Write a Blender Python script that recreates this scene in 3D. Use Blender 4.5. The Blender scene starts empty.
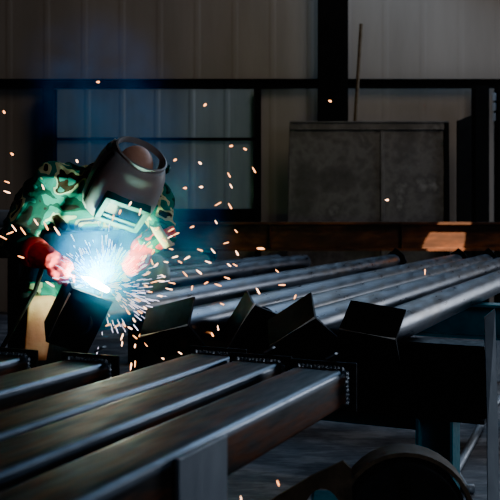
import bpy, bmesh, math, random
from mathutils import Vector, Matrix, noise, Euler
random.seed(7)
V = Vector
PI = math.pi
scene = bpy.context.scene
COL = scene.collection
CZ, HOR, F = 1.22, 212.0, 900.0

def at(px, py, y):
    """world point seen at a pixel of the photograph, y metres in front of the camera"""
    return V(((px-250)/F*y, y, CZ-(py-HOR)/F*y))

# ------------------------------------------------------------------ materials
MATS = {}
def new_mat(name):
    m = bpy.data.materials.new(name); m.use_nodes = True
    nt = m.node_tree; nt.nodes.clear()
    out = nt.nodes.new('ShaderNodeOutputMaterial')
    return m, nt, out

def ramp(nt, stops, interp='LINEAR'):
    r = nt.nodes.new('ShaderNodeValToRGB'); cr = r.color_ramp; cr.interpolation = interp
    while len(cr.elements) < len(stops): cr.elements.new(0.5)
    for e, (p, c) in zip(cr.elements, stops):
        e.position = p; e.color = (c[0], c[1], c[2], 1)
    return r

def surf(name, stops, scale=6, rough=(0.4, 0.6), metal=0.0, bump=0.1, bscale=40, stretch=(1,1,1), detail=6, interp='LINEAR', spec=0.5, dist=0.0, coord='Object'):
    m, nt, out = new_mat(name)
    L = nt.links.new
    tc = nt.nodes.new('ShaderNodeTexCoord'); mp = nt.nodes.new('ShaderNodeMapping')
    mp.inputs['Scale'].default_value = stretch
    L(tc.outputs[coord], mp.inputs['Vector'])
    n = nt.nodes.new('ShaderNodeTexNoise'); n.inputs['Scale'].default_value = scale; n.inputs['Detail'].default_value = detail
    n.inputs['Roughness'].default_value = 0.6; n.inputs['Distortion'].default_value = dist
    L(mp.outputs[0], n.inputs['Vector'])
    r = ramp(nt, stops, interp); L(n.outputs['Fac'], r.inputs[0])
    b = nt.nodes.new('ShaderNodeBsdfPrincipled')
    L(r.outputs[0], b.inputs['Base Color'])
    b.inputs['Metallic'].default_value = metal
    b.inputs['Specular IOR Level'].default_value = spec
    mr = nt.nodes.new('ShaderNodeMapRange'); mr.inputs[3].default_value = rough[0]; mr.inputs[4].default_value = rough[1]
    mr.inputs[1].default_value = 0.3; mr.inputs[2].default_value = 0.7
    n2 = nt.nodes.new('ShaderNodeTexNoise'); n2.inputs['Scale'].default_value = bscale; n2.inputs['Detail'].default_value = 4
    L(mp.outputs[0], n2.inputs['Vector'])
    L(n2.outputs['Fac'], mr.inputs[0]); L(mr.outputs[0], b.inputs['Roughness'])
    if bump:
        bp = nt.nodes.new('ShaderNodeBump'); bp.inputs['Strength'].default_value = bump; bp.inputs['Distance'].default_value = 0.01
        L(n2.outputs['Fac'], bp.inputs['Height']); L(bp.outputs[0], b.inputs['Normal'])
    L(b.outputs[0], out.inputs[0])
    MATS[name] = m
    return m

def emit(name, col, s):
    m, nt, out = new_mat(name)
    e = nt.nodes.new('ShaderNodeEmission'); e.inputs[0].default_value = (*col, 1); e.inputs[1].default_value = s
    nt.links.new(e.outputs[0], out.inputs[0]); MATS[name] = m
    return m

M_pipe = surf('mill_steel_pipe', [(0.3,(0.085,0.092,0.108)),(0.5,(0.145,0.155,0.178)),(0.6,(0.125,0.112,0.105)),(0.7,(0.19,0.20,0.22))], scale=5, rough=(0.26,0.42), metal=0.95, bump=0.05, bscale=18, stretch=(1.6,0.35,1.6))
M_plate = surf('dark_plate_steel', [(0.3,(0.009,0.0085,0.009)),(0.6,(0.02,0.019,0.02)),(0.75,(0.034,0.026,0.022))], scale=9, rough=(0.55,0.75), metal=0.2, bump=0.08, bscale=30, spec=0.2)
M_ridge_glint = surf('ridge_glint_grey', [(0.3,(0.42,0.41,0.40)),(0.7,(0.62,0.60,0.58))], scale=20, rough=(0.4,0.5), metal=0.2, bump=0.1, bscale=60)  # light grey stands in for the highlight on the plate ridges
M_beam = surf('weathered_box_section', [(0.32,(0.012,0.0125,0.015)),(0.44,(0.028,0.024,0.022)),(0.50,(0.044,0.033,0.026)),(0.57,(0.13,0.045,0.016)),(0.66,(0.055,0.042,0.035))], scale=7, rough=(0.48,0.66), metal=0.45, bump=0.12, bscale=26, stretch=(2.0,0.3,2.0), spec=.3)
def paint_edge_highlights(m, x_in, x_out, col):
    # light catching the long corners, painted as a brighter, smoother band
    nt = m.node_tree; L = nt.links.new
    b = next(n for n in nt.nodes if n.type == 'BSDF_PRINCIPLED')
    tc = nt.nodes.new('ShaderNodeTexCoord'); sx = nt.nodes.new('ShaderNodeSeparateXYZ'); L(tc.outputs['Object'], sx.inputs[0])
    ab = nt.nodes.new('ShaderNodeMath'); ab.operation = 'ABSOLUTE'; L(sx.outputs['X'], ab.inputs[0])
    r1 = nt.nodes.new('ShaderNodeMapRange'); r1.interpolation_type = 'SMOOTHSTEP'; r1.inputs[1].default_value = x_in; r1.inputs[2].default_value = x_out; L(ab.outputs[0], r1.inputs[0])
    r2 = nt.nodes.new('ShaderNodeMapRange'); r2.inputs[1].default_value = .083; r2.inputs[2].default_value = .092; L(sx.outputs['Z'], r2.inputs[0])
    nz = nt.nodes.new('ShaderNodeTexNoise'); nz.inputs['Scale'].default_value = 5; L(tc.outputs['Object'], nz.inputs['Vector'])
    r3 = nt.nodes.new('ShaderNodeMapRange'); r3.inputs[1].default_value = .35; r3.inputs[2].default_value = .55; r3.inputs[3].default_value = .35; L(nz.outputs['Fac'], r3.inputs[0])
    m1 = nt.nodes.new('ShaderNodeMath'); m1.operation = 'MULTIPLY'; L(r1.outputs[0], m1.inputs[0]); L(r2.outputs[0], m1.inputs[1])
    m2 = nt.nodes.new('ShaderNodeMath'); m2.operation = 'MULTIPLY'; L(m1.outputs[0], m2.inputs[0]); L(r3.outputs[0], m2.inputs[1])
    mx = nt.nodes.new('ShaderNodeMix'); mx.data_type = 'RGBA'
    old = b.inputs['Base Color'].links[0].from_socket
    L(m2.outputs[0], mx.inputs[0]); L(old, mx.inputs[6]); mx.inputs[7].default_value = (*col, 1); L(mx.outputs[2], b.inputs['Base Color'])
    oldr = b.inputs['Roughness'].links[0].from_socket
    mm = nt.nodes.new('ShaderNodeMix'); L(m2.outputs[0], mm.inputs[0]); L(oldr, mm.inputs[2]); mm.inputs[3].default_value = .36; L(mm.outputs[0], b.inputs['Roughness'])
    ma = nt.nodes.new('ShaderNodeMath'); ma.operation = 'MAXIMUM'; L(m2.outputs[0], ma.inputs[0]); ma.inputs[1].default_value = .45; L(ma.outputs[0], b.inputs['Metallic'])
paint_edge_highlights(M_beam, .060, .070, (.18,.205,.245))
M_weld = surf('weld_bead', [(0.3,(0.25,0.27,0.30)),(0.7,(0.60,0.64,0.70))], scale=60, rough=(0.2,0.4), metal=0.9, bump=0.5, bscale=150)
M_rust = surf('rusty_beam', [(0.3,(0.036,0.017,0.010)),(0.5,(0.085,0.037,0.02)),(0.62,(0.18,0.07,0.032)),(0.75,(0.06,0.035,0.025))], scale=4, rough=(0.5,0.75), metal=0.2, bump=0.15, bscale=25, stretch=(0.4,1,1.4))
M_teal = surf('teal_painted_steel', [(0.3,(0.012,0.12,0.16)),(0.6,(0.02,0.19,0.24)),(0.75,(0.03,0.10,0.11))], scale=6, rough=(0.4,0.6), bump=0.08)
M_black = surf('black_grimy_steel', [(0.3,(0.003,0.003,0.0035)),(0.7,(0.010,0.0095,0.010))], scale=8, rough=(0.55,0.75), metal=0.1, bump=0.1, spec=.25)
M_grey = surf('grey_flat_steel', [(0.3,(0.20,0.22,0.25)),(0.7,(0.33,0.36,0.41))], scale=5, rough=(0.4,0.6), metal=0.35, bump=0.08, stretch=(1,1,0.4))
M_tan = surf('tan_painted_steel', [(0.3,(0.075,0.056,0.038)),(0.55,(0.14,0.105,0.075)),(0.75,(0.05,0.04,0.03))], scale=10, rough=(0.6,0.8), metal=0.0, bump=0.15, spec=.15)
M_rubber = surf('worn_rubber', [(0.3,(0.006,0.006,0.007)),(0.7,(0.02,0.02,0.021))], scale=14, rough=(0.6,0.8), bump=0.2)
M_floor = surf('stained_concrete', [(0.3,(0.05,0.05,0.06)),(0.5,(0.12,0.118,0.13)),(0.6,(0.25,0.245,0.26)),(0.75,(0.13,0.125,0.13))], scale=2.6, rough=(0.5,0.8), bump=0.5, bscale=12, detail=10, stretch=(1,2.2,1))
M_wallup = surf('grey_cladding_upper', [(0.3,(0.21,0.178,0.15)),(0.7,(0.35,0.30,0.26))], scale=0.8, rough=(0.5,0.7), metal=0.0, bump=0.05, stretch=(1.0,1,0.15), coord='Object')
M_door = surf('bluish_sheet_door', [(0.3,(0.17,0.21,0.25)),(0.7,(0.30,0.36,0.41))], scale=1.2, rough=(0.4,0.6), metal=0.2, bump=0.06, stretch=(2.0,1,0.25))
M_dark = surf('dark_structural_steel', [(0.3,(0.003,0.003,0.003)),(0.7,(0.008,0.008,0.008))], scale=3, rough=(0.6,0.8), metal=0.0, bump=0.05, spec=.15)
M_bigplate = surf('mottled_steel_sheet', [(0.3,(0.04,0.034,0.030)),(0.46,(0.08,0.071,0.064)),(0.53,(0.12,0.108,0.098)),(0.60,(0.075,0.066,0.06)),(0.68,(0.20,0.185,0.17))], scale=1.7, rough=(0.4,0.65), metal=0.2, bump=0.1, detail=9)
M_camo = surf('camouflage_cloth', [(0.0,(0.018,0.013,0.011)),(0.41,(0.006,0.045,0.032)),(0.48,(0.010,0.17,0.135)),(0.56,(0.46,0.46,0.27)),(0.605,(0.03,0.016,0.010)),(0.66,(0.012,0.18,0.15))], scale=7.0, rough=(0.8,0.95), bump=0.25, bscale=90, detail=2.0, interp='CONSTANT', spec=0.1, dist=0.6)
M_trouser = surf('dark_work_cloth', [(0.3,(0.012,0.013,0.016)),(0.7,(0.03,0.03,0.034))], scale=8, rough=(0.85,0.95), bump=0.3, bscale=120, spec=0.1)
M_apron = surf('tan_leather', [(0.3,(0.50,0.20,0.10)),(0.7,(0.66,0.32,0.18))], scale=9, rough=(0.6,0.8), bump=0.3, bscale=50, spec=0.2)
M_glove = surf('red_leather', [(0.3,(0.60,0.025,0.025)),(0.55,(0.80,0.045,0.045)),(0.75,(0.66,0.035,0.035))], scale=16, rough=(0.6,0.8), bump=0.4, bscale=60, spec=0.2)
M_cuff = surf('pale_leather_cuff', [(0.3,(0.55,0.45,0.33)),(0.7,(0.75,0.65,0.5))], scale=10, rough=(0.7,0.85), bump=0.3, bscale=50, spec=0.15)
M_skin = surf('skin', [(0.3,(0.50,0.27,0.20)),(0.7,(0.62,0.36,0.28))], scale=8, rough=(0.45,0.6), bump=0.08, bscale=80)
M_helmet = surf('grey_helmet_shell', [(0.3,(0.25,0.245,0.25)),(0.7,(0.34,0.335,0.34))], scale=4, rough=(0.42,0.55), metal=0.0, bump=0.04, bscale=30, spec=0.4)
M_hframe = surf('pale_window_frame', [(0.3,(0.012,0.11,0.105)),(0.7,(0.022,0.15,0.145))], scale=6, rough=(0.5,0.65), bump=0.03, spec=.3)
M_lens = surf('black_lens', [(0.3,(0.002,0.003,0.004)),(0.7,(0.004,0.005,0.006))], scale=4, rough=(0.08,0.12), bump=0, spec=.04)
M_brass = surf('copper_nozzle', [(0.3,(0.5,0.25,0.12)),(0.7,(0.7,0.4,0.22))], scale=10, rough=(0.25,0.4), metal=1, bump=0.05)
M_pale = surf('pale_blue_paint', [(0.3,(0.35,0.40,0.48)),(0.7,(0.5,0.56,0.65))], scale=4, rough=(0.5,0.6), bump=0.05)
M_spark = emit('glowing_orange_spark', (1.0, 0.36, 0.12), 7)
M_sparkw = emit('white_hot_spark', (1.0, 0.52, 0.30), 10)
M_burst = emit('white_hot_spray', (0.85, 0.75, 1.0), 7)
M_lit_rim = surf('lit_rim_grey', [(0.3,(0.4,0.42,0.42)),(0.7,(0.55,0.57,0.57))], scale=6, rough=(0.45,0.6), bump=0.03)  # lighter than the shell: light along the helmet edge put into the grey
M_chest_shade = surf('chest_shade_blue', [(0.3,(0.003,0.012,0.03)),(0.7,(0.007,0.025,0.055))], scale=8, rough=(0.85,0.95), bump=0.3, bscale=120, spec=0.05)  # dark blue carries the shade and smoke haze over the lower jacket
M_arc = emit('arc_core', (0.75, 0.9, 1.0), 220)

# ------------------------------------------------------------------ mesh helpers
def finish(name, bm, mat, parent=None, smooth=False, loc=None, angle=None):
    bmesh.ops.recalc_face_normals(bm, faces=bm.faces[:])
    me = bpy.data.meshes.new(name); bm.to_mesh(me); bm.free()
    if smooth:
        for p in me.polygons: p.use_smooth = True
        if angle is not None:
            try: me.set_sharp_from_angle(angle=angle)
            except Exception: pass
    me.materials.append(mat)
    o = bpy.data.objects.new(name, me); COL.objects.link(o)
    if parent is not None: o.parent = parent
    if loc is not None: o.location = loc
    return o

def box(bm, c, s, rot=None, bev=0.0, seg=2):
    r = bmesh.ops.create_cube(bm, size=1.0)
    vs = r['verts']
    bmesh.ops.scale(bm, vec=s, verts=vs)
    if bev > 0:
        es = list({e for v in vs for e in v.link_edges})
        rb = bmesh.ops.bevel(bm, geom=es, offset=bev, segments=seg, affect='EDGES', profile=0.5)
        vs = list({v for f in rb['faces'] for v in f.verts} | {v for v in vs if v.is_valid})
    if rot is not None: bmesh.ops.rotate(bm, cent=(0,0,0), matrix=rot.to_3x3() if hasattr(rot, 'to_3x3') else rot, verts=vs)
    bmesh.ops.translate(bm, vec=c, verts=vs)
    return vs

def basis(d):
    d = V(d).normalized()
    up = V((0,0,1)) if abs(d.z) < 0.95 else V((1,0,0))
    x = d.cross(up).normalized(); y = x.cross(d).normalized()
    return x, y

def loft(bm, rings, cap0=True, cap1=True, closed=True):
    vr = [[bm.verts.new(p) for p in r] for r in rings]
    for a, b in zip(vr, vr[1:]):
        n = len(a)
        for i in range(n if closed else n-1):
            j = (i+1) % n
            bm.faces.new((a[i], a[j], b[j], b[i]))
    if closed and cap0: bm.faces.new(vr[0][::-1])
    if closed and cap1: bm.faces.new(vr[-1])
    return vr

def ring(c, x, y, rx, ry, n=20, p=2.0):
    out = []
    for i in range(n):
        a = 2*PI*i/n; ca, sa = math.cos(a), math.sin(a)
        if p != 2.0:
            ca = math.copysign(abs(ca)**(2/p), ca); sa = math.copysign(abs(sa)**(2/p), sa)
        out.append(V(c) + x*(rx*ca) + y*(ry*sa))
    return out

def tube(bm, pts, radii, n=14, caps=True):
    """round tube along points, mitred"""
    pts = [V(p) for p in pts]
    if not isinstance(radii, (list, tuple)): radii = [radii]*len(pts)
    rings = []; prevx = None
    for i, p in enumerate(pts):
        if i == 0: d = pts[1]-pts[0]
        elif i == len(pts)-1: d = pts[-1]-pts[-2]
        else: d = (pts[i+1]-p).normalized() + (p-pts[i-1]).normalized()
        d.normalize()
        if prevx is None: x, y = basis(d)
        else:
            x = (prevx - d*prevx.dot(d)).normalized(); y = d.cross(x)
        prevx = x
        rings.append(ring(p, x, y, radii[i], radii[i], n))
    loft(bm, rings, caps, caps)

def capsule(bm, pts, radii, n=14):
    """tapered chain with rounded ends (for remeshing)"""
    pts = [V(p) for p in pts]
    P, R = [], []
    d0 = (pts[0]-pts[1]).normalized(); d1 = (pts[-1]-pts[-2]).normalized()
    for t in (80, 55, 30): P.append(pts[0]+d0*radii[0]*math.sin(math.radians(t))); R.append(radii[0]*math.cos(math.radians(t)))
    for p, r in zip(pts, radii): P.append(p); R.append(r)
    for t in (30, 55, 80): P.append(pts[-1]+d1*radii[-1]*math.sin(math.radians(t))); R.append(radii[-1]*math.cos(math.radians(t)))
    tube(bm, P, R, n)

def ellipsoid(bm, c, r, rot=None, n=20):
    res = bmesh.ops.create_uvsphere(bm, u_segments=n, v_segments=max(8, n//2+2), radius=1)
    vs = res['verts']
    bmesh.ops.scale(bm, vec=r, verts=vs)
    if rot is not None: bmesh.ops.rotate(bm, cent=(0,0,0), matrix=rot, verts=vs)
    bmesh.ops.translate(bm, vec=c, verts=vs)

def remeshed(name, bm, mat, parent, voxel=0.012, smooth_it=4, wrinkle=None):
    """union of overlapping closed pieces as one continuous skin"""
    bmesh.ops.recalc_face_normals(bm, faces=bm.faces[:])
    me = bpy.data.meshes.new(name+'_src'); bm.to_mesh(me); bm.free()
    o = bpy.data.objects.new(name+'_src', me); COL.objects.link(o)
    md = o.modifiers.new('r', 'REMESH'); md.mode = 'VOXEL'; md.voxel_size = voxel
    if smooth_it:
        sm = o.modifiers.new('s', 'SMOOTH'); sm.iterations = smooth_it; sm.factor = 0.5
    dg = bpy.context.evaluated_depsgraph_get(); dg.update()
    me2 = bpy.data.meshes.new_from_object(o.evaluated_get(dg), depsgraph=dg)
    bpy.data.objects.remove(o); bpy.data.meshes.remove(me)
    me2.name = name
    if wrinkle:
        cos = [v.co + v.normal*wrinkle(v.co, v.normal) for v in me2.vertices]
        for v, c in zip(me2.vertices, cos): v.co = c
    for p in me2.polygons: p.use_smooth = True
    me2.materials.clear(); me2.materials.append(mat)
    r = bpy.data.objects.new(name, me2); COL.objects.link(r); r.parent = parent
    return r

def thing(name, label, cat, loc=(0,0,0), rotz=0.0, group=None):
    o = bpy.data.objects.new(name, None); COL.objects.link(o)
    o.location = loc; o.rotation_euler = (0,0,rotz); o.empty_display_size = 0.1
    o['label'] = label; o['category'] = cat
    if group: o['group'] = group
    return o
def tag(o, label, cat, group=None, kind=None):
    o['label'] = label; o['category'] = cat
    if group: o['group'] = group
    if kind: o['kind'] = kind
    return o
def struct(o):
    o['kind'] = 'structure'; return o

# ------------------------------------------------------------------ the hall
bm = bmesh.new(); box(bm, (0,3.5,-0.05), (16,16,0.1)); struct(finish('floor', bm, M_floor))

def corrugated(name, x0, x1, z0, z1, y, mat, pitch=0.32, depth=0.022, seams=()):
    bm = bmesh.new(); xs = []
    x = x0
    while x < x1-1e-6:
        for dx, dd in ((0,0),(pitch*.80,0),(pitch*.86,-depth),(pitch*.94,-depth)):
            if x+dx < x1: xs.append((x+dx, dd))
        x += pitch
    xs.append((x1, 0))
    a = [bm.verts.new((p, y+d, z0)) for p, d in xs]; b = [bm.verts.new((p, y+d, z1)) for p, d in xs]
    for i in range(len(xs)-1): bm.faces.new((a[i], a[i+1], b[i+1], b[i]))
    c = [bm.verts.new((x0,y+.06,z0)), bm.verts.new((x1,y+.06,z0)), bm.verts.new((x1,y+.06,z1)), bm.verts.new((x0,y+.06,z1))]
    bm.faces.new(c)
    o = finish(name, bm, mat); return struct(o)
def bx(px, y): return (px-250)/F*y
def bz(py, y): return CZ-(py-HOR)/F*y
YW = 11.0
corrugated('wall_back', -7.5, 7.5, 0.0, 6.0, YW, M_wallup, 0.46, .0028)
# horizontal girt along the wall: channel section
def girt(name, x0, x1, zc, h, d, y):
    bm = bmesh.new()
    box(bm, ((x0+x1)/2, y-0.01, zc), (x1-x0, 0.02, h), bev=.003)
    box(bm, ((x0+x1)/2, y-d/2, zc+h/2-.006), (x1-x0, d, 0.012), bev=.003)
    box(bm, ((x0+x1)/2, y-d/2, zc-h/2+.006), (x1-x0, d, 0.012), bev=.003)
    return struct(finish(name, bm, M_dark))
girt('trim_1', -7.4, 7.4, bz(84,10.9), 0.10, 0.10, 10.92)
def icolumn(name, x0, x1, z0, z1, y):
    bm = bmesh.new(); w = x1-x0; xc = (x0+x1)/2
    box(bm, (xc, y, (z0+z1)/2), (w, 0.03, z1-z0), bev=.004)
    box(bm, (xc, y+.16, (z0+z1)/2), (w, 0.03, z1-z0), bev=.004)
    box(bm, (xc, y+.08, (z0+z1)/2), (0.03, 0.13, z1-z0))
    return struct(finish(name, bm, M_dark))
icolumn('trim_2', bx(319,10.6), bx(348,10.6), 0, 6, 10.6)
icolumn('trim_3', bx(43,10.65), bx(54,10.65), 0, bz(88,10.65), 10.65)
icolumn('trim_4', bx(475,10.65), bx(489,10.65), 0, bz(86,10.65), 10.65)
icolumn('trim_5', bx(255,10.7), bx(261,10.7), 0, bz(88,10.7), 10.7)
icolumn('trim_6', bx(498,10.65), bx(512,10.65), 0, bz(86,10.65), 10.65)
# big bluish sliding sheet door
corrugated('door_1', bx(56,10.85), bx(254,10.85), bz(209,10.85), bz(89,10.85), 10.85, M_door, 0.42, 0.005)
bm = bmesh.new(); box(bm, ((bx(56,10.8)+bx(254,10.8))/2, 10.8, bz(139,10.8)), (2.4, .03, .03), bev=.004)
struct(finish('trim_7', bm, M_dark))
bm = bmesh.new(); box(bm, ((bx(56,10.78)+bx(258,10.78))/2, 10.8, bz(216,10.8)), (2.46, .1, .17), bev=.006)
struct(finish('trim_8', bm, M_dark))
# bright slit to the right: small louvred window
wn = bmesh.new()
for z in (bz(97,10.8), bz(107,10.8), bz(117,10.8)): box(wn, (bx(494.5,10.8), 10.8, z), (0.04, 0.02, 0.095), bev=.004)
struct(finish('window_1', wn, M_pale))

# large steel sheet leaning on the wall
t = thing('steel_sheet', 'large mottled grey steel sheet standing upright against the back wall', 'steel sheet', (1.345, 10.3, 0))
w = bx(447,10.3)-bx(283,10.3); h = bz(121,10.3)
lean = Matrix.Rotation(math.radians(-1.5), 4, 'X')
bm = bmesh.new(); vs = box(bm, (0,0,h/2), (w, 0.03, h), bev=.004)
# front edge slightly skewed: left side leans inwards as in the photo
for v in bm.verts:
    if v.co.x < 0: v.co.x += 0.05*(v.co.z/h)
o = finish('panel', bm, M_bigplate, t); o.rotation_euler = (math.radians(-1.5),0,0)
bm = bmesh.new(); box(bm, (0.02,-.035,h-.05), (w-.06, 0.03, .10), bev=.004); box(bm, (.02,-.05,h-.012), (w-.06,.05,.014))
o = finish('top_lip', bm, M_bigplate, t); o.rotation_euler = (math.radians(-1.5),0,0)
bm = bmesh.new(); box(bm, (.17,-.03,h*.5), (.04,.02,h-.22), bev=.003)
o = finish('seam_strip', bm, M_bigplate, t); o.rotation_euler = (math.radians(-1.5),0,0)
bm = bmesh.new(); box(bm, (w/2-.03,-.03,h*.5), (.05,.05,h-.04), bev=.003)
o = finish('edge_angle', bm, M_dark, t); o.rotation_euler = (math.radians(-1.5),0,0)

# dark plank leaning right of it
bm = bmesh.new(); hp = bz(116,10.45); wp = bx(470,10.45)-bx(456,10.45)
box(bm, (0,0,hp/2), (wp, .05, hp), bev=.004)
for v in bm.verts:
    if v.co.x < 0 and v.co.z > 1: v.co.z -= .06
o = tag(finish('dark_board', bm, M_black, loc=(bx(463,10.45), 10.4, 0)), 'narrow black board standing upright right of the large steel sheet', 'board')
# thin pole leaning behind the sheet
bm = bmesh.new(); tube(bm, [(bx(350,10.45),10.42,0), (bx(350,10.45)+.02,10.45,1.6), (bx(361.5,10.5),10.52,bz(24,10.52))], .022, 10)
tag(finish('thin_pole', bm, M_tan), 'thin leaning pole rising behind the large steel sheet', 'pole')

# ------------------------------------------------------------------ rusty I-beam on stands behind the pipes
def i_section(w, h, tf, tw, r=.008):
    a, b = w/2, h/2
    return [(-a,-b),(a,-b),(a,-b+tf),(tw/2+r,-b+tf),(tw/2,-b+tf+r),(tw/2,b-tf-r),(tw/2+r,b-tf),(a,b-tf),(a,b),(-a,b),(-a,b-tf),(-tw/2-r,b-tf),(-tw/2,b-tf-r),(-tw/2,-b+tf+r),(-tw/2-r,-b+tf),(-a,-b+tf)]
def sweep_x(bm, sec, x0, x1, yc, zc):
    loft(bm, [[V((x, yc+p, zc+q)) for p, q in sec] for x in (x0, x1)])
YB = 8.95
zt, zb = bz(222,YB-.07), bz(251,YB-.07)
t = thing('rusty_beam', 'long rusty brown steel I-beam lying crosswise behind the pipes', 'steel beam', (1.4, YB, zb))
bm = bmesh.new(); sweep_x(bm, i_section(.16, zt-zb, .026, .016), -2.25, 2.9, 0, (zt-zb)/2)
finish('beam_body', bm, M_rust, t)
for k, x in enumerate((-1.2, .1, 1.3, 2.45)):
    bm = bmesh.new(); box(bm, (x, -.042, (zt-zb)/2), (.014,.062,zt-zb-.06), bev=.002); finish('stiffener', bm, M_rust, t)
def stand(x, y, ztop, lab, grp, wid=.5):
    s = thing('beam_stand', lab, 'stand', (x,y,0), 0, grp)
    bm = bmesh.new(); box(bm, (0,0,ztop-.045), (.12, wid, .08), bev=.004); finish('top_rail', bm, M_dark, s)
    for sy in (-1,1):
        bm = bmesh.new(); box(bm, (0, sy*(wid/2-.06), (ztop-.09)/2), (.07,.07,ztop-.092), bev=.004); finish('leg', bm, M_dark, s)
stand(-.4, YB, zb, 'dark stand under the left end of the rusty beam', 'stands under the rusty beam')
stand(3.3, YB, zb, 'dark stand under the right end of the rusty beam', 'stands under the rusty beam')

# ------------------------------------------------------------------ pipe table
TH = math.atan(0.461)
d = V((math.sin(TH), math.cos(TH), 0)); nrm = V((math.cos(TH), -math.sin(TH), 0))
RP, ZP = 0.07, 0.76
zsup = ZP-RP-0.0015
def trestle(p_left, p_right, hgt, mat, legmat, lab, zt=zsup, flange=.14):
    c = (V(p_left)+V(p_right))/2; L = (V(p_right)-V(p_left)).length
    ang = math.atan2(p_right[1]-p_left[1], p_right[0]-p_left[0])
    t = thing('pipe_trestle', lab, 'trestle', (c.x, c.y, 0), ang)
    bm = bmesh.new(); sweep_x(bm, i_section(flange, hgt, .016, .014), -L/2, L/2, 0, zt-hgt/2)
    finish('girder', bm, mat, t)
    for sx in (-1,1):
        bm = bmesh.new(); x = sx*(L/2-.20)
        zl = zt-hgt
        box(bm, (x, 0, zl/2+.005), (.15,.012,zl-.012)); box(bm, (x-.07,0,zl/2+.005), (.012,.14,zl-.012)); box(bm, (x+.07,0,zl/2+.005), (.012,.14,zl-.012))
        lg = finish('leg', bm, legmat, t)
        bm = bmesh.new(); box(bm, (x,0,.007), (.24,.22,.012), bev=.002); finish('foot_plate', bm, legmat, lg)
    return t
gd = V((1,-.461,0)).normalized()
pr = V((.955, 3.62, 0)); pl = pr - gd*1.68
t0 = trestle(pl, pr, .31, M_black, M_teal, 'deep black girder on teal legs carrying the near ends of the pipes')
bm = bmesh.new(); box(bm, (.28,.03,zsup-.31-.035), (.62,.02,.07), bev=.002); finish('tie_rail', bm, M_teal, t0)
pr2 = V((1.75, 5.05, 0)); pl2 = pr2 - gd*2.2
trestle(pl2, pr2, .20, M_teal, M_teal, 'teal trestle carrying the pipes at mid length, behind the black girder')
pr3 = V((2.75, 7.2, 0)); pl3 = pr3 - gd*3.6
trestle(pl3, pr3, .15, M_dark, M_teal, 'dark trestle carrying the far ends of the pipes')

def pipe_mesh(bm, L, r=RP, wall=.008, n=40):
    x, z = V((1,0,0)), V((0,0,1))
    rings = [ring((0,y,0), x, z, rr, rr, n) for y, rr in ((0,r-.001),(.001,r),(L*.33,r),(L*.66,r),(L-.001,r),(L,r-.001),(L,r-wall),(0,r-wall))]
    vr = loft(bm, rings, False, False)
    for i in range(n):
        j = (i+1) % n
        bm.faces.new((vr[-1][i], vr[-1][j], vr[0][j], vr[0][i]))

def bracket(bm, leaf=.145, length=.222, th=.009):
    """angle section: ridge along local x at y=-.08, leaves running back at 45 degrees"""
    s = math.sqrt(.5)
    y0 = -RP-.016
    outer = [(y0+leaf*s, leaf*s)] + [(y0+.006-.006*math.cos(a), .008*math.sin(a)) for a in (1.0,.5,0,-.5,-1.0)] + [(y0+leaf*s, -leaf*s)]
    q = th*math.sqrt(2)
    inner = [(y0+leaf*s+th*s, -leaf*s+th*s), (y0+q+.004, 0), (y0+leaf*s+th*s, leaf*s-th*s)]
    prof = outer+inner
    loft(bm, [[V((x, p, z)) for p, z in prof] for x in (-length/2, length/2)])

pipes = [ # X0, near y, far y, bracket roll (deg, up to the right), label
 (-1.10, 3.46, 8.6, -7, -.02, 0, 'nearest right-hand steel pipe, ending in an upright angle plate with a level ridge'),
 (-1.415, 3.52, 8.5, 33, -.012, 0, 'steel pipe second from the right, black angle plate on its end tilted like a diamond'),
 (-1.66, 3.71, 8.35, 57, -.055, 0, 'middle steel pipe of the row, its black angle plate with a steep bright ridge'),
 (-1.94, 3.56, 8.35, 15, 0, 0, 'steel pipe next right of the welding arc, its plate ridge sloping up rightward'),
 (-2.52, 3.86, 8.35, 60, -.03, .025, 'steel pipe the welder is working on, black square-looking angle plate at its lit end'),
]
GRP = 'steel pipes lying side by side on the trestles'
zrot = -TH
for X0, y0, y1, roll, bdx, bdz, lab in pipes:
    ln = (y1-y0)/math.cos(TH)
    t = thing('steel_pipe', lab, 'pipe', (X0+.461*y0, y0, ZP), zrot, GRP)
    bm = bmesh.new(); pipe_mesh(bm, ln); finish('pipe_body', bm, M_pipe, t, smooth=True, angle=.7)
    R = Matrix.Rotation(-math.radians(roll), 3, 'Y')
    bm = bmesh.new(); bracket(bm, *{60:(.185,.27), 57:(.125,.205)}.get(roll, (.145,.222))); bmesh.ops.rotate(bm, cent=(0,0,0), matrix=R, verts=bm.verts[:]); bmesh.ops.translate(bm, vec=(bdx,0,bdz), verts=bm.verts[:])
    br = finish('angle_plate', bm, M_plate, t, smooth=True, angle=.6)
    br['label'] = 'black angle plate welded across the pipe end'
    # pale strip along the ridge, painting the highlight its corner catches
    bm = bmesh.new(); tube(bm, [V((-.110,-RP-.0148,0)), V((.110,-RP-.0148,0))], .0048, 8)
    bmesh.ops.rotate(bm, cent=(0,0,0), matrix=R, verts=bm.verts[:]); bmesh.ops.translate(bm, vec=(bdx,0,bdz), verts=bm.verts[:]); finish('ridge_glint', bm, M_ridge_glint, br, smooth=True)
    # far bracket (plain plate lug)
    bm = bmesh.new(); bracket(bm, leaf=.12, length=.20)
    bmesh.ops.rotate(bm, cent=(0,0,0), matrix=Matrix.Rotation(PI,3,'Z') @ Matrix.Rotation(math.radians(40),3,'Y'), verts=bm.verts[:])
    bmesh.ops.translate(bm, vec=(0,ln,0), verts=bm.verts[:]); finish('angle_plate', bm, M_plate, t, smooth=True, angle=.6)
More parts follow.
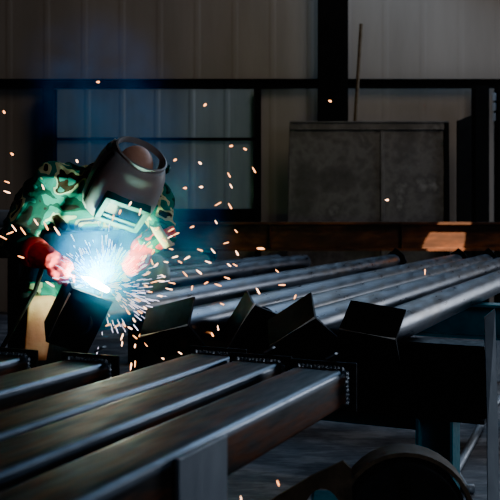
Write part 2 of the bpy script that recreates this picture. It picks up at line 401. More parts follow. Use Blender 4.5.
back = [(-3.33, 5.82, 8.3, 'steel pipe with a round grey flange on its near end, behind the sparks', True),
        (-3.58, 6.4, 8.3, 'steel pipe behind the flanged pipe, showing only its upper edge', False),
        (-4.25, 6.6, 8.3, 'furthest steel pipe at the back left of the row', False)]
for X0, y0, y1, lab, fl in back:
    ln = (y1-y0)/math.cos(TH)
    t = thing('steel_pipe', lab, 'pipe', (X0+.461*y0, y0, ZP), zrot, GRP)
    bm = bmesh.new(); pipe_mesh(bm, ln); finish('pipe_body', bm, M_pipe, t, smooth=True, angle=.7)
    if fl:
        bm = bmesh.new(); x, z = V((1,0,0)), V((0,0,1))
        rings = [ring((0,y,.06), x, z, r, r, 40) for y, r in ((-.05,.02),(-.048,.07),(-.04,.105),(-.022,.128),(0,.135),(.028,.135),(.03,.13))]
        loft(bm, rings); o = finish('flange', bm, M_grey, t, smooth=True, angle=.6); o['label'] = 'round domed grey flange'
# carrier for the three back pipes
t = thing('pipe_trestle', 'low dark trestle under the back left pipes', 'trestle', (-.37, 7.0, 0), math.atan2(gd.y, gd.x))
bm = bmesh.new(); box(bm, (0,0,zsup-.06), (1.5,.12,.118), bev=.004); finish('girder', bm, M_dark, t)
for sx in (-1,1):
    bm = bmesh.new(); box(bm, (sx*.6,0,(zsup-.12)/2), (.1,.1,zsup-.122), bev=.004); finish('leg', bm, M_dark, t)
t = thing('pipe_trestle', 'rearmost low dark trestle under the back left pipes', 'trestle', (.1, 7.9, 0), math.atan2(gd.y, gd.x))
bm = bmesh.new(); box(bm, (-.1,0,zsup-.06), (1.1,.12,.118), bev=.004); finish('girder', bm, M_dark, t)
for sx in (-1,1):
    bm = bmesh.new(); box(bm, (sx*.45-.1,0,(zsup-.12)/2), (.1,.1,zsup-.122), bev=.004); finish('leg', bm, M_dark, t)

# ------------------------------------------------------------------ foreground box beams
ZBT = CZ-.45; HB = .104; WB = .155
def box_beam(X0c, y0, y1, lab, lug=False):
    ln = (y1-y0)/math.cos(TH)
    t = thing('box_beam', lab, 'steel beam', (X0c+.461*y1, y1, ZBT-HB), zrot, 'box section beams in the foreground')
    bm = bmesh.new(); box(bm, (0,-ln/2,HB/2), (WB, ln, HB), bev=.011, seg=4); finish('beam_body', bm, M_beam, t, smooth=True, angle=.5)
    bm = bmesh.new(); box(bm, (0.004,.006,HB/2+.002), (WB+.05,.012,HB+.035), bev=.002); pl = finish('end_plate', bm, M_plate, t); pl['label'] = 'dark square end plate'
    # weld bead of little scallops round the joint
    bm = bmesh.new(); a, b = WB/2+.001, HB/2
    path = [(-a+.012+k*(2*a-.024)/11, HB+.001) for k in range(12)] + [(a, HB-.01-k*(HB-.02)/7) for k in range(8)] + [(-a, HB-.01-k*(HB-.02)/7) for k in range(8)]
    for (x, z) in path:
        ellipsoid(bm, (x+random.uniform(-.001,.001), -.004, z), (.010,.008,.0095), n=8)
    finish('weld_bead', bm, M_weld, t, smooth=True)
    if lug:
        bm = bmesh.new(); box(bm, (.02,.035,HB+.03), (.035,.02,.006), rot=Matrix.Rotation(-.5,3,'Y'), bev=.001); finish('lug', bm, M_grey, t)
    return t
sh = .0
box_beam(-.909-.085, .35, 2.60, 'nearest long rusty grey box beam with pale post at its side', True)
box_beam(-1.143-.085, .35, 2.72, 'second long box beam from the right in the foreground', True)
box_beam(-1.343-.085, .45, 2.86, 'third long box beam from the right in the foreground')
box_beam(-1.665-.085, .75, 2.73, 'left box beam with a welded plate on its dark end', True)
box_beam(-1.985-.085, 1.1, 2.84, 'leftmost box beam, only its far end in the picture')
# two trestles under them
def beam_trestle(yc, lab, post=True):
    # perpendicular to beams, under them
    zt = ZBT-HB-.0015
    cx = -1.45+.461*yc; p = V((cx, yc, 0))
    t = thing('beam_trestle', lab, 'trestle', p, math.atan2(gd.y, gd.x))
    bm = bmesh.new(); box(bm, (-.1,0,zt-.05), (1.16,.1,.1), bev=.004); finish('crossbar', bm, M_black, t)
    for x in (-.6,.38):
        bm = bmesh.new(); box(bm, (x,0,(zt-.1)/2), (.09,.09,zt-.102), bev=.004); finish('leg', bm, M_black, t)
    if post:
        pass
    return t
t1 = beam_trestle(1.955, 'black trestle with grey side post under the foreground beams')
# grey side post on the right face of the nearest beam
xr = (.541+.0)*math.cos(TH)
bm = bmesh.new(); box(bm, (.502,0,ZBT/2-.001), (.012,.20,ZBT-.006), bev=.002)
pp = finish('post', bm, M_grey, t1); pp['label'] = 'pale grey flat upright post'
bm = bmesh.new(); box(bm, (.47,0,.3), (.055,.06,.05), bev=.003); finish('post_tie', bm, M_black, t1)
beam_trestle(1.1, 'rear black trestle nearest the camera under the foreground beams')

# ------------------------------------------------------------------ right foreground bits
bm = bmesh.new()
p0, p1 = V((.855,3.16,.004)), V((.905,3.40,.835)); dd = (p1-p0)
x = V((1,0,0)); 
rr = [[c + x*sx*.020 + V((0,1,0))*sy*.005 for sx, sy in ((-1,-1),(1,-1),(1,1),(-1,1))] for c in (p0, p0+dd*.5+V((.004,0,0)), p1)]
rr[-1] = [q+V((0,0,.02 if q.x > p1.x else -.012)) for q in rr[-1]]
loft(bm, rr); tag(finish('flat_bar', bm, M_grey), 'grey flat steel bar leaning upright against the right end of the black girder', 'steel bar')

# wheeled cart in the lower right corner
t = thing('workshop_cart', 'tan wheeled cart with a large black wheel and arched guard on the floor', 'cart', (.45,2.75,0), -.1)
wc = V((.025,0,.295)); 
wh_bm = bmesh.new(); xx, zz = V((1,0,0)), V((0,0,1))
prof = [(-.035,.06),(-.035,.13),(-.042,.15),(-.042,.165),(-.03,.178),(0,.182),(.03,.178),(.042,.165),(.042,.15),(.035,.13),(.035,.06)]
prof_rings = [ring(wc+V((0,p,0)), xx, zz, r, r, 40) for p, r in prof]
loft(wh_bm, prof_rings, True, True); wheel = finish('wheel', wh_bm, M_rubber, t, smooth=True, angle=.6)
bm = bmesh.new(); tube(bm, [wc+V((0,-.055,0)), wc+V((0,.06,0))], .045, 24)
for k in range(5):
    a = k*2*PI/5+.3; box(bm, wc+V((.085*math.cos(a),-.04,.085*math.sin(a))), (.13,.014,.026), rot=Matrix.Rotation(-a,3,'Y'), bev=.003)
finish('hub', bm, M_black, wheel)
# fender: arc band over the wheel
bm = bmesh.new(); outer = []; n = 22
rows = []
for k in range(n+1):
    a = math.radians(200-220*k/n)
    r0, r1 = .192, .205
    ca, sa = math.cos(a), math.sin(a)
    rows.append([wc+V((r0*ca,-.055,r0*sa)), wc+V((r1*ca,-.055,r1*sa)), wc+V((r1*ca,.055,r1*sa)), wc+V((r0*ca,.055,r0*sa))])
loft(bm, rows); finish('fender', bm, M_tan, t, smooth=True, angle=.5)
# arched guard plate with peak
bm = bmesh.new()
arc = [(-.225+.075*math.cos(a), .24+.155*math.sin(a)) for a in [math.radians(q) for q in range(0,181,12)]]
poly = [(-.46,.02),(-.46,.30),(-.37,.36),(-.26,.43),(-.165,.478),(-.14,.455),(-.125,.02),(-.15,.02)] + arc + [(-.30,.02)]
loft(bm, [[V((x,yy,z)) for x, z in poly] for yy in (-.088,-.072)])
finish('guard_plate', bm, M_tan, t)
bm = bmesh.new(); box(bm, (-.205,.06,.225), (.12,.18,.19), bev=.01); finish('tank', bm, M_teal, t)
bm = bmesh.new(); box(bm, (-.22,.02,.115), (.62,.30,.03), bev=.004); tube(bm, [wc+V((0,-.1,0)), wc+V((0,.12,0))], .018, 14); box(bm, (.025,.1,.21), (.04,.02,.2)); finish('chassis', bm, M_black, t)
bm = bmesh.new(); tube(bm, [(-.45,.12,.05),(-.45,.20,.05)], .045, 20); tube(bm, [(-.45,-.03,.05),(-.45,.05,.05)], .045, 20); box(bm, (-.45,.08,.09), (.03,.2,.03)); finish('caster', bm, M_rubber, t)

# hose on the floor behind the bar
bm = bmesh.new()
hp_ = [at(520,392,6.0), at(500,402,5.8), at(488,415,5.4), at(476,440,4.85), at(462,465,4.35), at(455,478,4.15), at(466,492,3.9), at(474,492,3.9)]
hp_ = [V((p.x,p.y,.021)) for p in hp_]
tube(bm, hp_, .02, 10); tag(finish('rubber_hose', bm, M_grey, smooth=True), 'pale grey hose snaking on the floor behind the upright flat bar', 'hose')
bm = bmesh.new(); c = at(493,372,6.6); box(bm, (c.x+.03,6.6,.25), (.12,.3,.50), bev=.01)
t = thing('pale_cabinet', 'narrow pale blue cabinet glimpsed right of the upright flat bar', 'cabinet', (c.x+.03,6.6,0))
for v in bm.verts: v.co -= V((c.x+.03,6.6,0))
finish('cabinet_body', bm, M_pale, t)
bm = bmesh.new(); box(bm, (0,-.155,.26), (.10,.012,.42), bev=.003); finish('cabinet_door', bm, M_pale, t)

# small steel off-cuts on the floor near the guard
# stacked pipes far left
YR = 6.6
t = thing('pipe_rack', 'low dark rack at the far left behind the welder', 'rack', (-2.3, YR, 0))
bm = bmesh.new(); box(bm, (0,0,.93), (1.4,.3,.08), bev=.004); finish('shelf', bm, M_dark, t)
for sx in (-.6,.6):
    bm = bmesh.new(); box(bm, (sx,0,.445), (.08,.28,.888), bev=.004); finish('leg', bm, M_dark, t)
for k, (dy, z, lab) in enumerate(((-.075,.97+.0715,'front pale grey pipe on the low rack behind the welder'),(.075,.97+.0715,'rear pale grey pipe on the low rack behind the welder'),(0,.97+.0715+.125,'top pale grey pipe on the low rack behind the welder'))):
    bm = bmesh.new(); pipe_mesh(bm, 1.5); bmesh.ops.rotate(bm, cent=(0,0,0), matrix=Matrix.Rotation(-PI/2,3,'Z'), verts=bm.verts[:])
    tag(finish('grey_pipe', bm, M_grey, loc=(-3.05, YR+dy, z), smooth=True, angle=.6), lab, 'pipe', 'pale pipes on the rack behind the welder')

# ------------------------------------------------------------------ the welder
ARC = at(102, 287, 3.89)
person = thing('person', 'welder in camouflage jacket, grey welding helmet and red gloves bent over a pipe end', 'person', (-.92, 4.3, 0))
PO = V((-.92, 4.3, 0))
def W(*p): return V(p)-PO        # world -> person space
hipc = W(-.94,4.34,.90); hipL = W(-.86,4.38,.88); hipR = W(-1.0,4.32,.88)
kneeR = W(-1.02,4.17,.50); ankR = W(-1.06,4.30,.10)
kneeL = W(-.87,4.24,.50); ankL = W(-.88,4.42,.10)
waist = W(-.86,4.29,1.05); chest = W(-.74,4.19,1.24); neckb = W(-.645,4.11,1.375)
shR = W(-.905,4.12,1.35); elR = W(-1.065,4.08,1.075); wrR = W(-.882,3.90,1.022)
shL = W(-.44,4.12,1.28); elL = W(-.395,4.04,1.12); wrL = W(-.465,4.04,1.075)
headc = W(-.530,3.97,1.375)
# head frame
U = V((.47,-.42,.78)).normalized()
f0 = V((.42,-1,0)); Fd = (f0-U*f0.dot(U)).normalized()
hx = (-Fd).cross(U).normalized()
HM = Matrix((hx, -Fd, U)).transposed()   # columns: local x, y(back), z(crown)
def H(x,y,z): return headc + HM @ V((x,y,z))

def hand_chain(wr, direction, palm_n, side, curl=.5):
    """skeleton chains of a hand: palm + 4 fingers + thumb. returns list of (points, radii)"""
    dd = V(direction).normalized(); n = V(palm_n); n = (n-dd*n.dot(dd)).normalized(); s = dd.cross(n).normalized()*side
    out = []
    out.append(([wr, wr+dd*.035, wr+dd*.085], [.027,.032,.034]))
    for k, (off, L, r) in enumerate(((.030,.066,.0092),(.010,.074,.0096),(-.010,.069,.0092),(-.029,.055,.0082))):
        b = wr+dd*.045+s*off*.75; k0 = wr+dd*.092+s*off
        a1, a2, a3 = curl*.7, curl*1.5, curl*2.1
        def step(p, a, l): return p + (dd*math.cos(a)+n*math.sin(a))*l
        p1 = step(k0, a1, L*.45); p2 = step(p1, a2, L*.33); p3 = step(p2, a3, L*.25)
        out.append(([b,k0,p1,p2,p3], [.012,r*1.15,r*1.05,r,r*.9]))
    t0 = wr+dd*.03+s*.024; t1 = wr+dd*.06+s*.048+n*.015; t2 = wr+dd*.09+s*.047+n*.032; t3 = wr+dd*.112+s*.036+n*.040
    out.append(([t0,t1,t2,t3], [.014,.012,.0105,.009]))
    return out
handR = hand_chain(wrR, V((.20,-.03,-.115)), V((-.1,.35,-.9)), -1, .55)
handL = hand_chain(wrL, V((-.55,-.10,-.80)), V((-.3,.9,-.2)), 1, .5)

# body: one continuous skin
bm = bmesh.new()
capsule(bm, [hipc+V((0,0,-.04)), hipc+V((0,0,.04)), waist, chest, neckb-V((.02,.0,.04))], [.125,.135,.125,.14,.085])
capsule(bm, [hipR, kneeR, kneeR+(ankR-kneeR)*.3, ankR, ], [.088,.058,.055,.042])
capsule(bm, [hipL, kneeL, kneeL+(ankL-kneeL)*.3, ankL, ], [.088,.058,.055,.042])
for an in (ankR, ankL): capsule(bm, [an+V((0,.02,-.045)), an+V((.02,-.14,-.06))], [.036,.03])
capsule(bm, [chest+V((0,0,.06)), shR], [.10,.062]); capsule(bm, [chest+V((0,0,.04)), shL], [.10,.062])
capsule(bm, [shR, elR, wrR], [.052,.040,.028]); capsule(bm, [shL, elL, wrL], [.052,.040,.028])
capsule(bm, [neckb-V((0,0,.05)), H(0,.02,-.09)], [.06,.055])
ellipsoid(bm, H(0,.012,.045), (.082,.102,.098), HM); ellipsoid(bm, H(0,-.03,-.05), (.055,.062,.065), HM)
ellipsoid(bm, H(0,-.055,-.085), (.03,.03,.025), HM)                       # chin
capsule(bm, [H(0,-.078,.012), H(0,-.105,-.03)], [.010,.015])              # nose
for s in (-1,1):
    ellipsoid(bm, H(s*.078,.015,-.005), (.010,.022,.032), HM)             # ears
    capsule(bm, [H(s*.012,-.082,.028), H(s*.05,-.072,.026)], [.009,.008]) # brow
capsule(bm, [H(-.022,-.088,-.063), H(.022,-.088,-.063)], [.008,.008])     # lips
for pts, rad in handR+handL: capsule(bm, pts, [r*.9 for r in rad], 10)
remeshed('body', bm, M_skin, person, .007, 2)

def wr_fn(amp, sc):
    def f(co, no):
        q = co*sc
        a = noise.noise(V((q.x*1.0, q.y*1.0, q.z*2.2))) ; b = noise.noise(q*2.6+V((5,2,9)))
        ridge = 1-abs(a)*2.2
        return amp*(0.75*ridge + .45*b - .3)
    return f
# jacket
bm = bmesh.new()
up = (neckb-waist).normalized()
capsule(bm, [waist+V((-.07,.02,-.16)), waist, chest+V((0,.02,0)), neckb+V((-.03,.05,-.05))], [.165,.17,.185,.13], 24)
ellipsoid(bm, chest+V((-.01,.06,.055)), (.215,.14,.13), Euler((.35,-.12,0)).to_matrix())
capsule(bm, [chest+V((-.02,.02,.07)), shR+V((0,.01,.01))], [.125,.092]); capsule(bm, [chest+V((.02,.0,.05)), shL], [.12,.09])
capsule(bm, [shR+V((.0,0,.0)), shR+(elR-shR)*.5+V((-.012,0,0)), elR, elR+(wrR-elR)*.5, wrR-(wrR-elR)*.30], [.100,.098,.088,.068,.050], 20)
capsule(bm, [shL, elL, elL+(wrL-elL)*.6, wrL], [.085,.066,.056,.047], 20)
capsule(bm, [neckb-V((0,0,.05)), neckb+V((.02,-.02,.03))], [.09,.085])
remeshed('camouflage_jacket', bm, M_camo, person, .010, 3, wr_fn(.016, 9.0))
# trousers
bm = bmesh.new()
capsule(bm, [hipc+V((0,0,-.03)), hipc+V((0,0,.08))], [.145,.15], 24)
capsule(bm, [hipR, kneeR, kneeR+(ankR-kneeR)*.9], [.105,.082,.068], 18); capsule(bm, [hipL, kneeL, kneeL+(ankL-kneeL)*.9], [.105,.082,.068], 18)
remeshed('work_trousers', bm, M_trouser, person, .012, 3, wr_fn(.010, 11.0))
# leather apron panel over right thigh: curved sheet
bm = bmesh.new(); rows = []
for k in range(9):
    t_ = .25+.75*k/8
    c = hipc + (kneeR-hipR)*t_ + V((-.03,0,.03))
    row = []
    for j in range(11):
        a = math.radians(-16+46*j/10); r = .172 - .035*t_ + .006*noise.noise(V((j*.5,k*.6,3)))
        row.append(c+V((math.sin(a)*r*1.0, -math.cos(a)*r, 0)))
    rows.append(row)
loft(bm, rows, closed=False)
o = finish('leather_apron', bm, M_apron, person, smooth=True); md = o.modifiers.new('s','SOLIDIFY'); md.thickness = .005
bm = bmesh.new(); rows = []  # added sheet: shade and blue haze below the chest put into its colour
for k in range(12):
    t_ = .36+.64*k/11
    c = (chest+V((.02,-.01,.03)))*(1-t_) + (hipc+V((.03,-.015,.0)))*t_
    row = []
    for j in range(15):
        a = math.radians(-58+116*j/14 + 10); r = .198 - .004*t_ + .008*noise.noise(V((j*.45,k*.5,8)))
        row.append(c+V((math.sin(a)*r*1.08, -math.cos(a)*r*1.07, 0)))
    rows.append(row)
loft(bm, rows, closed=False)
o = finish('chest_shade_sheet', bm, M_chest_shade, person, smooth=True); md = o.modifiers.new('s','SOLIDIFY'); md.thickness = .004
o['label'] = 'dark blue sheet below the chest, standing in for shade and haze'
# boots
for an in (ankR, ankL):
    bm = bmesh.new()
    capsule(bm, [an+V((0,.01,.06)), an+V((0,.015,-.03))], [.058,.058]); capsule(bm, [an+V((0,.03,-.052)), an+V((.012,-.08,-.055)), an+V((.02,-.16,-.06))], [.046,.046,.040])
    for v in bm.verts: v.co.z = max(v.co.z, .003)
    b = remeshed('boot', bm, M_black, person, .010, 1)
# gloves with gauntlet cuffs
def glove(chains, wr, el, nm='glove'):
    bm = bmesh.new()
    for pts, rad in chains: capsule(bm, pts, [r*1.32+.002 for r in rad], 12)
    ax = (el-wr).normalized()
    capsule(bm, [wr-ax*.03, wr+ax*.02, wr+ax*.085], [.046,.054,.060], 18)
    g = remeshed(nm, bm, M_glove, person, .0055, 2, wr_fn(.005, 24.0))
    bm = bmesh.new(); x, y = basis(ax)
    rings = [ring(wr+ax*q, x, y, r, r, 28) for q, r in ((.060,.062),(.075,.065),(.105,.071),(.105,.067),(.075,.061),(.060,.058))]
    vr = loft(bm, rings, False, False)
    for i in range(28): bm.faces.new((vr[-1][i], vr[-1][(i+1)%28], vr[0][(i+1)%28], vr[0][i]))
    c = finish('cuff', bm, M_glove, g, smooth=True)
    return g
glove(handR, wrR, elR); gl = glove(handL, wrL, elL)
gl.children[0].data.materials[0] = M_cuff; gl.children[0]['label'] = 'pale leather cuff'

# welding helmet (child of the person, with its own sub-parts)
def se(a, b, ang, p=2.6):
    s, c = math.sin(ang), math.cos(ang)
    return (a*math.copysign(abs(s)**(2/p), s), -b*math.copysign(abs(c)**(2/p), c))
LV = [(.118,.112,.118,0),(.105,.122,.134,0),(.07,.138,.150,0),(.02,.148,.162,0),(-.04,.154,.168,0),(-.085,.154,.165,0),(-.125,.150,.148,0),(-.17,.146,.124,0),(-.20,.128,.098,0),(-.215,.11,.078,0)]
bm = bmesh.new(); rows = []
for z, a, b, _ in LV:
    row = []
    amax = 118 if z > -.1 else 118-(-.1-z)*260
    for j in range(41):
        ang = math.radians(-amax+2*amax*j/40)
        x, y = se(a, b, ang)
        row.append(H(x, y+.0, z))
    rows.append(row)
loft(bm, rows, closed=False)
hel = finish('welding_helmet', bm, M_helmet, person, smooth=True, angle=.9)
md = hel.modifiers.new('s','SOLIDIFY'); md.thickness = .004; md.offset = -1
# turned edge flange round the shell sides
for s in (0, 40):
    bm = bmesh.new(); pts = [r[s] for r in rows]
    tube(bm, pts, .010, 10); finish('edge_rim', bm, M_lit_rim, hel, smooth=True)
# side flange strip (paler step along the right side)
bm = bmesh.new()
st = []
for (z,a,b,_), i in zip(LV, range(len(LV))):
    if i == 0 or i == len(LV)-1: continue
    q = []
    for ang in (-84,-78,-72):
        x, y = se(a+.004, b+.004, math.radians(ang)); q.append(H(x,y,z))
    st.append(q)
loft(bm, st, closed=False); finish('side_rib', bm, M_black, hel, smooth=True)
# crown band round the top opening
bm = bmesh.new(); rg = []
for k in range(49):
    a = 2*PI*k/48
    x, y = .117*math.sin(a), -.128*math.cos(a)+.0
    rg.append([H(x*f, y*f, z) for f, z in ((1.0,.100),(1.03,.128),(.97,.132),(.94,.104))])
loft(bm, rg, False, False); finish('crown_band', bm, M_helmet, hel, smooth=True, angle=.9)
# pivot knobs
for s in (-1,1):
    bm = bmesh.new(); x, y = .128*s, .012
    ax = HM @ V((s,0,0)); tube(bm, [H(x,y,.095), H(x+.012*s,y,.095), H(x+.020*s,y,.095)], [.022,.022,.015], 18)
    finish('pivot_knob', bm, M_hframe, hel, smooth=True, angle=.6)
# window frame on the lower front
def fr(x, z, yoff):  # follows the sloped front
    # front depth at z
    for (z0,a0,b0,_),(z1,a1,b1,_) in zip(LV, LV[1:]):
        if z1 <= z <= z0:
            tt = (z0-z)/(z0-z1); b = b0+(b1-b0)*tt; a = a0+(a1-a0)*tt; break
    return b
wz0, wz1, ww = -.018, -.160, .205
b0, b1 = fr(0,wz0,0), fr(0,wz1,0)
c0, c1 = V((0,-b0,wz0)), V((0,-b1,wz1))
along = (c1-c0).normalized(); out_n = V((1,0,0)).cross(along).normalized()
if out_n.y > 0: out_n = -out_n
hh = (c1-c0).length; cc = (c0+c1)/2
RM = Matrix((V((1,0,0)), along, out_n)).transposed()
if RM.determinant() < 0: RM = Matrix((V((-1,0,0)), along, out_n)).transposed()
def hbox(bm, lx, ly, lz, sx, sy, sz, bev=.003):
    vs = box(bm, (0,0,0), (sx,sy,sz), bev=bev)
    for v in set(vs):
        if v.is_valid:
            p = RM @ (v.co+V((lx,ly,lz))) + cc; v.co = H(*p)
bm = bmesh.new(); fw = .024
hbox(bm, 0, -hh/2+fw/2, .012, ww, fw, .044); hbox(bm, 0, hh/2-fw/2, .012, ww, fw, .044)
hbox(bm, -ww/2+fw/2, 0, .012, fw, hh, .044); hbox(bm, ww/2-fw/2, 0, .012, fw, hh, .044)
finish('window_frame', bm, M_hframe, hel)
bm = bmesh.new(); hbox(bm, 0,0,.019, ww-fw*1.6, hh-fw*1.6, .010); ls = finish('dark_lens', bm, M_lens, hel)
bm = bmesh.new(); hbox(bm, 0, hh*.20, .027, ww-fw*2.2, .016, .010, .002); finish('lens_clip', bm, M_hframe, hel)

# welding torch in the right hand
t = thing('welding_torch', 'welding torch in the red gloved right hand, its tip lost in the glare', 'welding torch', (0,0,0))
tip = ARC+V((-.02,.02,.03)); kn = wrR+PO+V((.105,-.01,-.06))
n0 = tip+(kn-tip)*.25
bm = bmesh.new(); tube(bm, [tip+(kn-tip)*.07, n0, n0+(kn-tip)*.05], [.008,.011,.011], 16); finish('nozzle', bm, M_brass, t, smooth=True, angle=.6)
bm = bmesh.new(); tube(bm, [n0+(kn-tip)*.05, kn, kn+V((-.05,.02,.05)), kn+V((-.12,.07,.06)), kn+V((-.2,.2,-.1)), V((-1.12,4.05,.6)), V((-1.2,4.1,.012)), V((-1.6,4.3,.012))], [.009,.014,.015,.012,.010,.010,.010,.010], 12); finish('torch_cable', bm, M_rubber, t, smooth=True)

# ------------------------------------------------------------------ arc, sparks
bm = bmesh.new(); capsule(bm, [ARC+V((-.085,.01,.045)), ARC+V((-.03,0,.015)), ARC+V((.02,0,-.012))], [.006,.016,.012], 12)
tag(finish('welding_arc', bm, M_arc, smooth=True), 'blinding white welding arc at the pipe end below the red glove', 'arc')

def sliver(bm, c, dirn, L, r):
    dirn = V(dirn).normalized(); x, y = basis(dirn)
    rings = [ring(c+dirn*L*t, x, y, r*f, r*f, 6) for t, f in ((-.5,.25),(-.25,.8),(.2,1.0),(.42,.8),(.5,.3))]
    loft(bm, rings)
# free-flying single sparks
SP = [(192,227,20),(216,222,-60),(236,231,-50),(226,243,15),(213,251,-50),(237,253,-60),(261,249,0),(229,265,-40),(235,265,-30),(199,272,-40),(206,283,30),(218,285,-20),(227,278,-20),(192,288,80),(219,303,-30),(222,304,-25),(258,291,-60),(277,271,-40),(282,285,0),(295,297,70),(218,328,-80),(212,334,-60),(170,237,30),(157,229,40),(164,240,-40),(176,234,25),(148,244,40),(153,252,70),(175,257,15),(171,249,-15),(185,274,-50),(161,281,-5),(154,282,15),(146,286,-30),(160,296,-10),(169,289,-12),(150,292,-5),(140,335,60),(135,346,80),(146,344,-50),(135,364,85),(162,358,-30),(180,353,-30),(131,367,80),
 (98,82,0),(4,112,-60),(12,154,-40),(7,192,-20),(205,105,45),(231,146,10),(245,149,-30),(175,160,30),(200,163,-40),(229,175,-60),(231,186,-60),(185,188,0),(201,187,0),(218,204,30),(230,206,-60),(330,101,-20),(254,170,-60),(387,200,0),(260,248,0),(425,272,85),(278,483,-70),(241,498,-80),(7,182,-20),(43,187,-65),(14,228,-50),(23,231,-55),(2,237,-30),(57,231,-55),(77,161,-70),(21,257,-20),(50,284,-30),(36,222,-55),(46,226,-60),(10,233,20),(122,344,80),(122,337,70),(135,337,-40),(131,366,85),(117,326,30),(108,325,20),(124,325,-50),(130,328,-30),(171,230,30),(166,262,-10),(180,262,-30),(156,265,40),(147,274,30),(163,276,-40),(172,283,-10),(152,262,-70),(187,258,30),(200,250,-20),(208,262,-20),(144,258,50),(138,300,-25),(145,308,-40),(150,318,-60),(128,312,-50),(134,320,-60),(140,312,-30),(120,212,70),(113,218,80),(130,204,60),(140,212,75)]
small = {(245,149),(175,160),(185,188),(201,187),(387,200),(98,82),(231,146)}
for i, (px, py, ang) in enumerate(SP):
    y = random.uniform(3.45, 4.05)
    if py > 450: y = 2.3
    if px < 60 or (100 < px < 145 and py < 225): y = random.uniform(3.60,3.72)
    elif 120 < px < 180 and py < 330: y = random.uniform(3.5,3.75)
    c = at(px, py, y); a = math.radians(ang)
    Lp = random.uniform(4,7.5); rp = random.uniform(.6,.92)
    if (px,py) in small or py < 165: Lp, rp = 3.6, 1.15
    if px < 60 and py > 215: Lp *= 1.5
    bm = bmesh.new()
    sliver(bm, V((0,0,0)), V((math.cos(a), random.uniform(-.3,.3), math.sin(a))), Lp*y/F, rp*y/F)
    o = finish('spark', bm, M_sparkw if random.random() < .45 else M_spark, loc=c)
    tag(o, 'tiny glowing orange spark in flight, thrown off by the welding arc', 'spark', 'flying sparks from the weld')
# dense spray close to the arc: nobody could count it
bm = bmesh.new()
k = 0
while k < 420:
    th = random.uniform(-40, 190) if random.random() < .75 else random.uniform(0,360)
    a = math.radians(th); el = random.uniform(-.55,.35)
    dirn = V((math.cos(a)*math.cos(el), math.sin(el)-.15, math.sin(a)*math.cos(el))).normalized()
    r = random.uniform(.02,.22) if random.random() < .85 else random.uniform(.1,.30)
    c = ARC+dirn*r+V((.01,-.01,.005)) - V((0,0,.25*r*r))
    if c.y > 3.98 or c.x < ARC.x-.20 or (c.y < ARC.y-.02 and c.z < ARC.z+.02 and c.x < ARC.x+.06): continue
    L = random.uniform(.012,.05)*(.5+r*2.2)
    sliver(bm, c, dirn+V((random.uniform(-.12,.12),0,random.uniform(-.12,.12))), L, random.uniform(.0005,.0011)); k += 1
tag(finish('spark_spray', bm, M_burst), 'dense spray of white-hot sparks fanning out from the welding arc', 'sparks', kind='stuff')

# ------------------------------------------------------------------ smoke
m, nt, out = new_mat('weld_smoke'); Lk = nt.links.new
PL = [(ARC+V((.0,.0,-.02)), .25), (ARC+V((.03,.0,.12)), .27), (at(128,240,3.92), .25), (at(125,205,4.1), .24), (at(135,180,4.4), .40), (at(110,125,4.75), .50), (at(95,85,5.05), .50), (at(172,205,4.35), .36), (at(178,240,4.4), .32)]
geo = nt.nodes.new('ShaderNodeNewGeometry')
nz = nt.nodes.new('ShaderNodeTexNoise'); nz.inputs['Scale'].default_value = 4.5; nz.inputs['Detail'].default_value = 4; nz.inputs['Distortion'].default_value = .7
Lk(geo.outputs['Position'], nz.inputs['Vector'])
mr = nt.nodes.new('ShaderNodeMapRange'); mr.inputs[1].default_value = .40; mr.inputs[2].default_value = .72; mr.inputs[3].default_value = .02; mr.inputs[4].default_value = 1.0
Lk(nz.outputs['Fac'], mr.inputs[0])
dv = nt.nodes.new('ShaderNodeVectorMath'); dv.operation = 'DISTANCE'; dv.inputs[1].default_value = ARC
Lk(geo.outputs['Position'], dv.inputs[0])
fo = nt.nodes.new('ShaderNodeMapRange'); fo.inputs[1].default_value = .05; fo.inputs[2].default_value = 1.05; fo.inputs[3].default_value = 1.5; fo.inputs[4].default_value = .30
Lk(dv.outputs['Value'], fo.inputs[0])
mu = nt.nodes.new('ShaderNodeMath'); mu.operation = 'MULTIPLY'; Lk(mr.outputs[0], mu.inputs[0]); Lk(fo.outputs[0], mu.inputs[1])
mu2 = nt.nodes.new('ShaderNodeMath'); mu2.operation = 'MULTIPLY'; Lk(mu.outputs[0], mu2.inputs[0]); mu2.inputs[1].default_value = 7.0
prev = None
for c_, r_ in PL:
    q1 = nt.nodes.new('ShaderNodeVectorMath'); q1.operation = 'DISTANCE'; q1.inputs[1].default_value = c_
    Lk(geo.outputs['Position'], q1.inputs[0])
    q2 = nt.nodes.new('ShaderNodeMapRange'); q2.interpolation_type = 'SMOOTHSTEP'
    q2.inputs[1].default_value = r_*.1; q2.inputs[2].default_value = r_; q2.inputs[3].default_value = 1; q2.inputs[4].default_value = 0
    Lk(q1.outputs['Value'], q2.inputs[0])
    if prev is None: prev = q2.outputs[0]
    else:
        q3 = nt.nodes.new('ShaderNodeMath'); q3.operation = 'MAXIMUM'; Lk(prev, q3.inputs[0]); Lk(q2.outputs[0], q3.inputs[1]); prev = q3.outputs[0]
q4 = nt.nodes.new('ShaderNodeMath'); q4.operation = 'MULTIPLY'; Lk(mu2.outputs[0], q4.inputs[0]); Lk(prev, q4.inputs[1]); mu2 = q4
nr = nt.nodes.new('ShaderNodeMapRange'); nr.interpolation_type = 'SMOOTHSTEP'
nr.inputs[1].default_value = .02; nr.inputs[2].default_value = .22; nr.inputs[3].default_value = 5.0; nr.inputs[4].default_value = 0
Lk(dv.outputs['Value'], nr.inputs[0])
ad = nt.nodes.new('ShaderNodeMath'); ad.operation = 'ADD'; Lk(mu2.outputs[0], ad.inputs[0]); Lk(nr.outputs[0], ad.inputs[1]); mu2 = ad
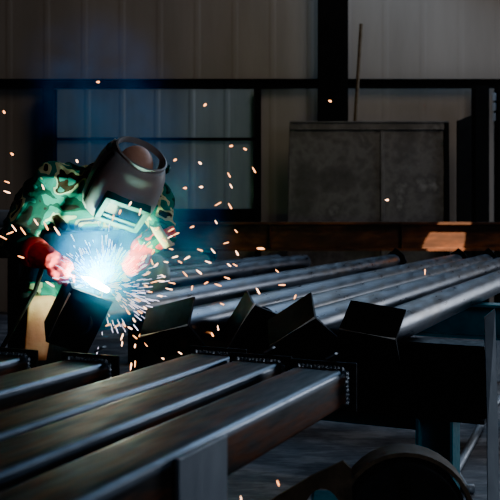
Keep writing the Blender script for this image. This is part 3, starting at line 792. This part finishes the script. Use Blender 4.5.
vs_ = nt.nodes.new('ShaderNodeVolumeScatter'); vs_.inputs['Color'].default_value = (.025,.33,1.0,1); vs_.inputs['Anisotropy'].default_value = 0.0
Lk(mu2.outputs[0], vs_.inputs['Density']); Lk(vs_.outputs[0], out.inputs['Volume'])
bm = bmesh.new()
for c_, r_ in PL: ellipsoid(bm, c_, (r_*1.02,)*3)
sm = remeshed('welding_smoke', bm, m, None, .03, 8)
tag(sm, 'blue lit haze of welding smoke drifting up past the helmet', 'smoke', kind='stuff')

# ------------------------------------------------------------------ lights
def area(name, loc, target, sx, sy, power, col):
    l = bpy.data.lights.new(name, 'AREA'); l.shape = 'RECTANGLE'; l.size = sx; l.size_y = sy; l.energy = power; l.color = col
    o = bpy.data.objects.new(name, l); COL.objects.link(o); o.location = loc
    o.rotation_euler = (V(target)-V(loc)).to_track_quat('-Z','Y').to_euler(); return o
al = bpy.data.lights.new('arc_light', 'SPOT'); al.energy = 135; al.color = (.36,.90,1.0); al.shadow_soft_size = .05; al.spot_size = math.radians(168); al.spot_blend = .25
ao = bpy.data.objects.new('arc_light', al); COL.objects.link(ao); ao.location = ARC+V((-.01,-.06,.03))
ao.rotation_euler = V((-.30,.45,.84)).to_track_quat('-Z','Y').to_euler()
gl_ = bpy.data.lights.new('arc_glow', 'POINT'); gl_.energy = 3.2; gl_.color = (.6,.85,1.0); gl_.shadow_soft_size = .02
go = bpy.data.objects.new('arc_glow', gl_); COL.objects.link(go); go.location = ARC+V((.0,-.01,.035))
area('pipe_highlight_light', (2.5, 10.3, 5.0), (.6, 5, .8), 9, 1.2, 270, (.46,.70,1.0))  # unseen area light added high at the back for blue pipe highlights
area('side_door', (6.8, 9.3, 1.7), (.6, 5, .8), 2.2, 2.2, 160, (.80,.88,1.0))
area('right_front_fill', (4.6, -1.5, 3.0), (.2, 3.6, .8), 2.5, 2.5, 85, (.78,.88,1.0))  # added fill from the right front, lifting sides that face the camera
area('wall_fill', (2.5, 5.0, 6.0), (1.5, 11, 2.8), 3, 3, 80, (1.0,.86,.72))  # added warm overhead light, aimed at the back wall to brighten it
sp = bpy.data.lights.new('sunbeam', 'SPOT'); sp.energy = 8000; sp.color = (1.0,.66,.40); sp.spot_size = math.radians(4.0); sp.spot_blend = .15; sp.shadow_soft_size = .01
so = bpy.data.objects.new('sunbeam', sp); COL.objects.link(so); so.location = (4.2,5.6,4.6)
so.rotation_euler = (at(450,238,YB-.08)-so.location).to_track_quat('-Z','Y').to_euler()
w = bpy.data.worlds.new('dim_hall'); scene.world = w; w.use_nodes = True
bg = w.node_tree.nodes['Background']; bg.inputs[0].default_value = (.55,.68,.85,1); bg.inputs[1].default_value = .018

# ------------------------------------------------------------------ camera
cam = bpy.data.cameras.new('camera'); co = bpy.data.objects.new('camera', cam); COL.objects.link(co)
co.location = (0,0,CZ); co.rotation_euler = (PI/2,0,0)
cam.sensor_width = 36; cam.sensor_fit = 'HORIZONTAL'; cam.lens = F*36/500; cam.shift_y = -(250-HOR)/500
cam.clip_start = .05
cam.dof.use_dof = True; cam.dof.focus_distance = 3.75; cam.dof.aperture_fstop = 5.0
scene.camera = co
scene.view_settings.view_transform = 'AgX'
try: scene.view_settings.look = 'AgX - Punchy'
except Exception: pass
scene.view_settings.exposure = 0.45
scene.cycles.use_denoising = True
scene.cycles.max_bounces = 6
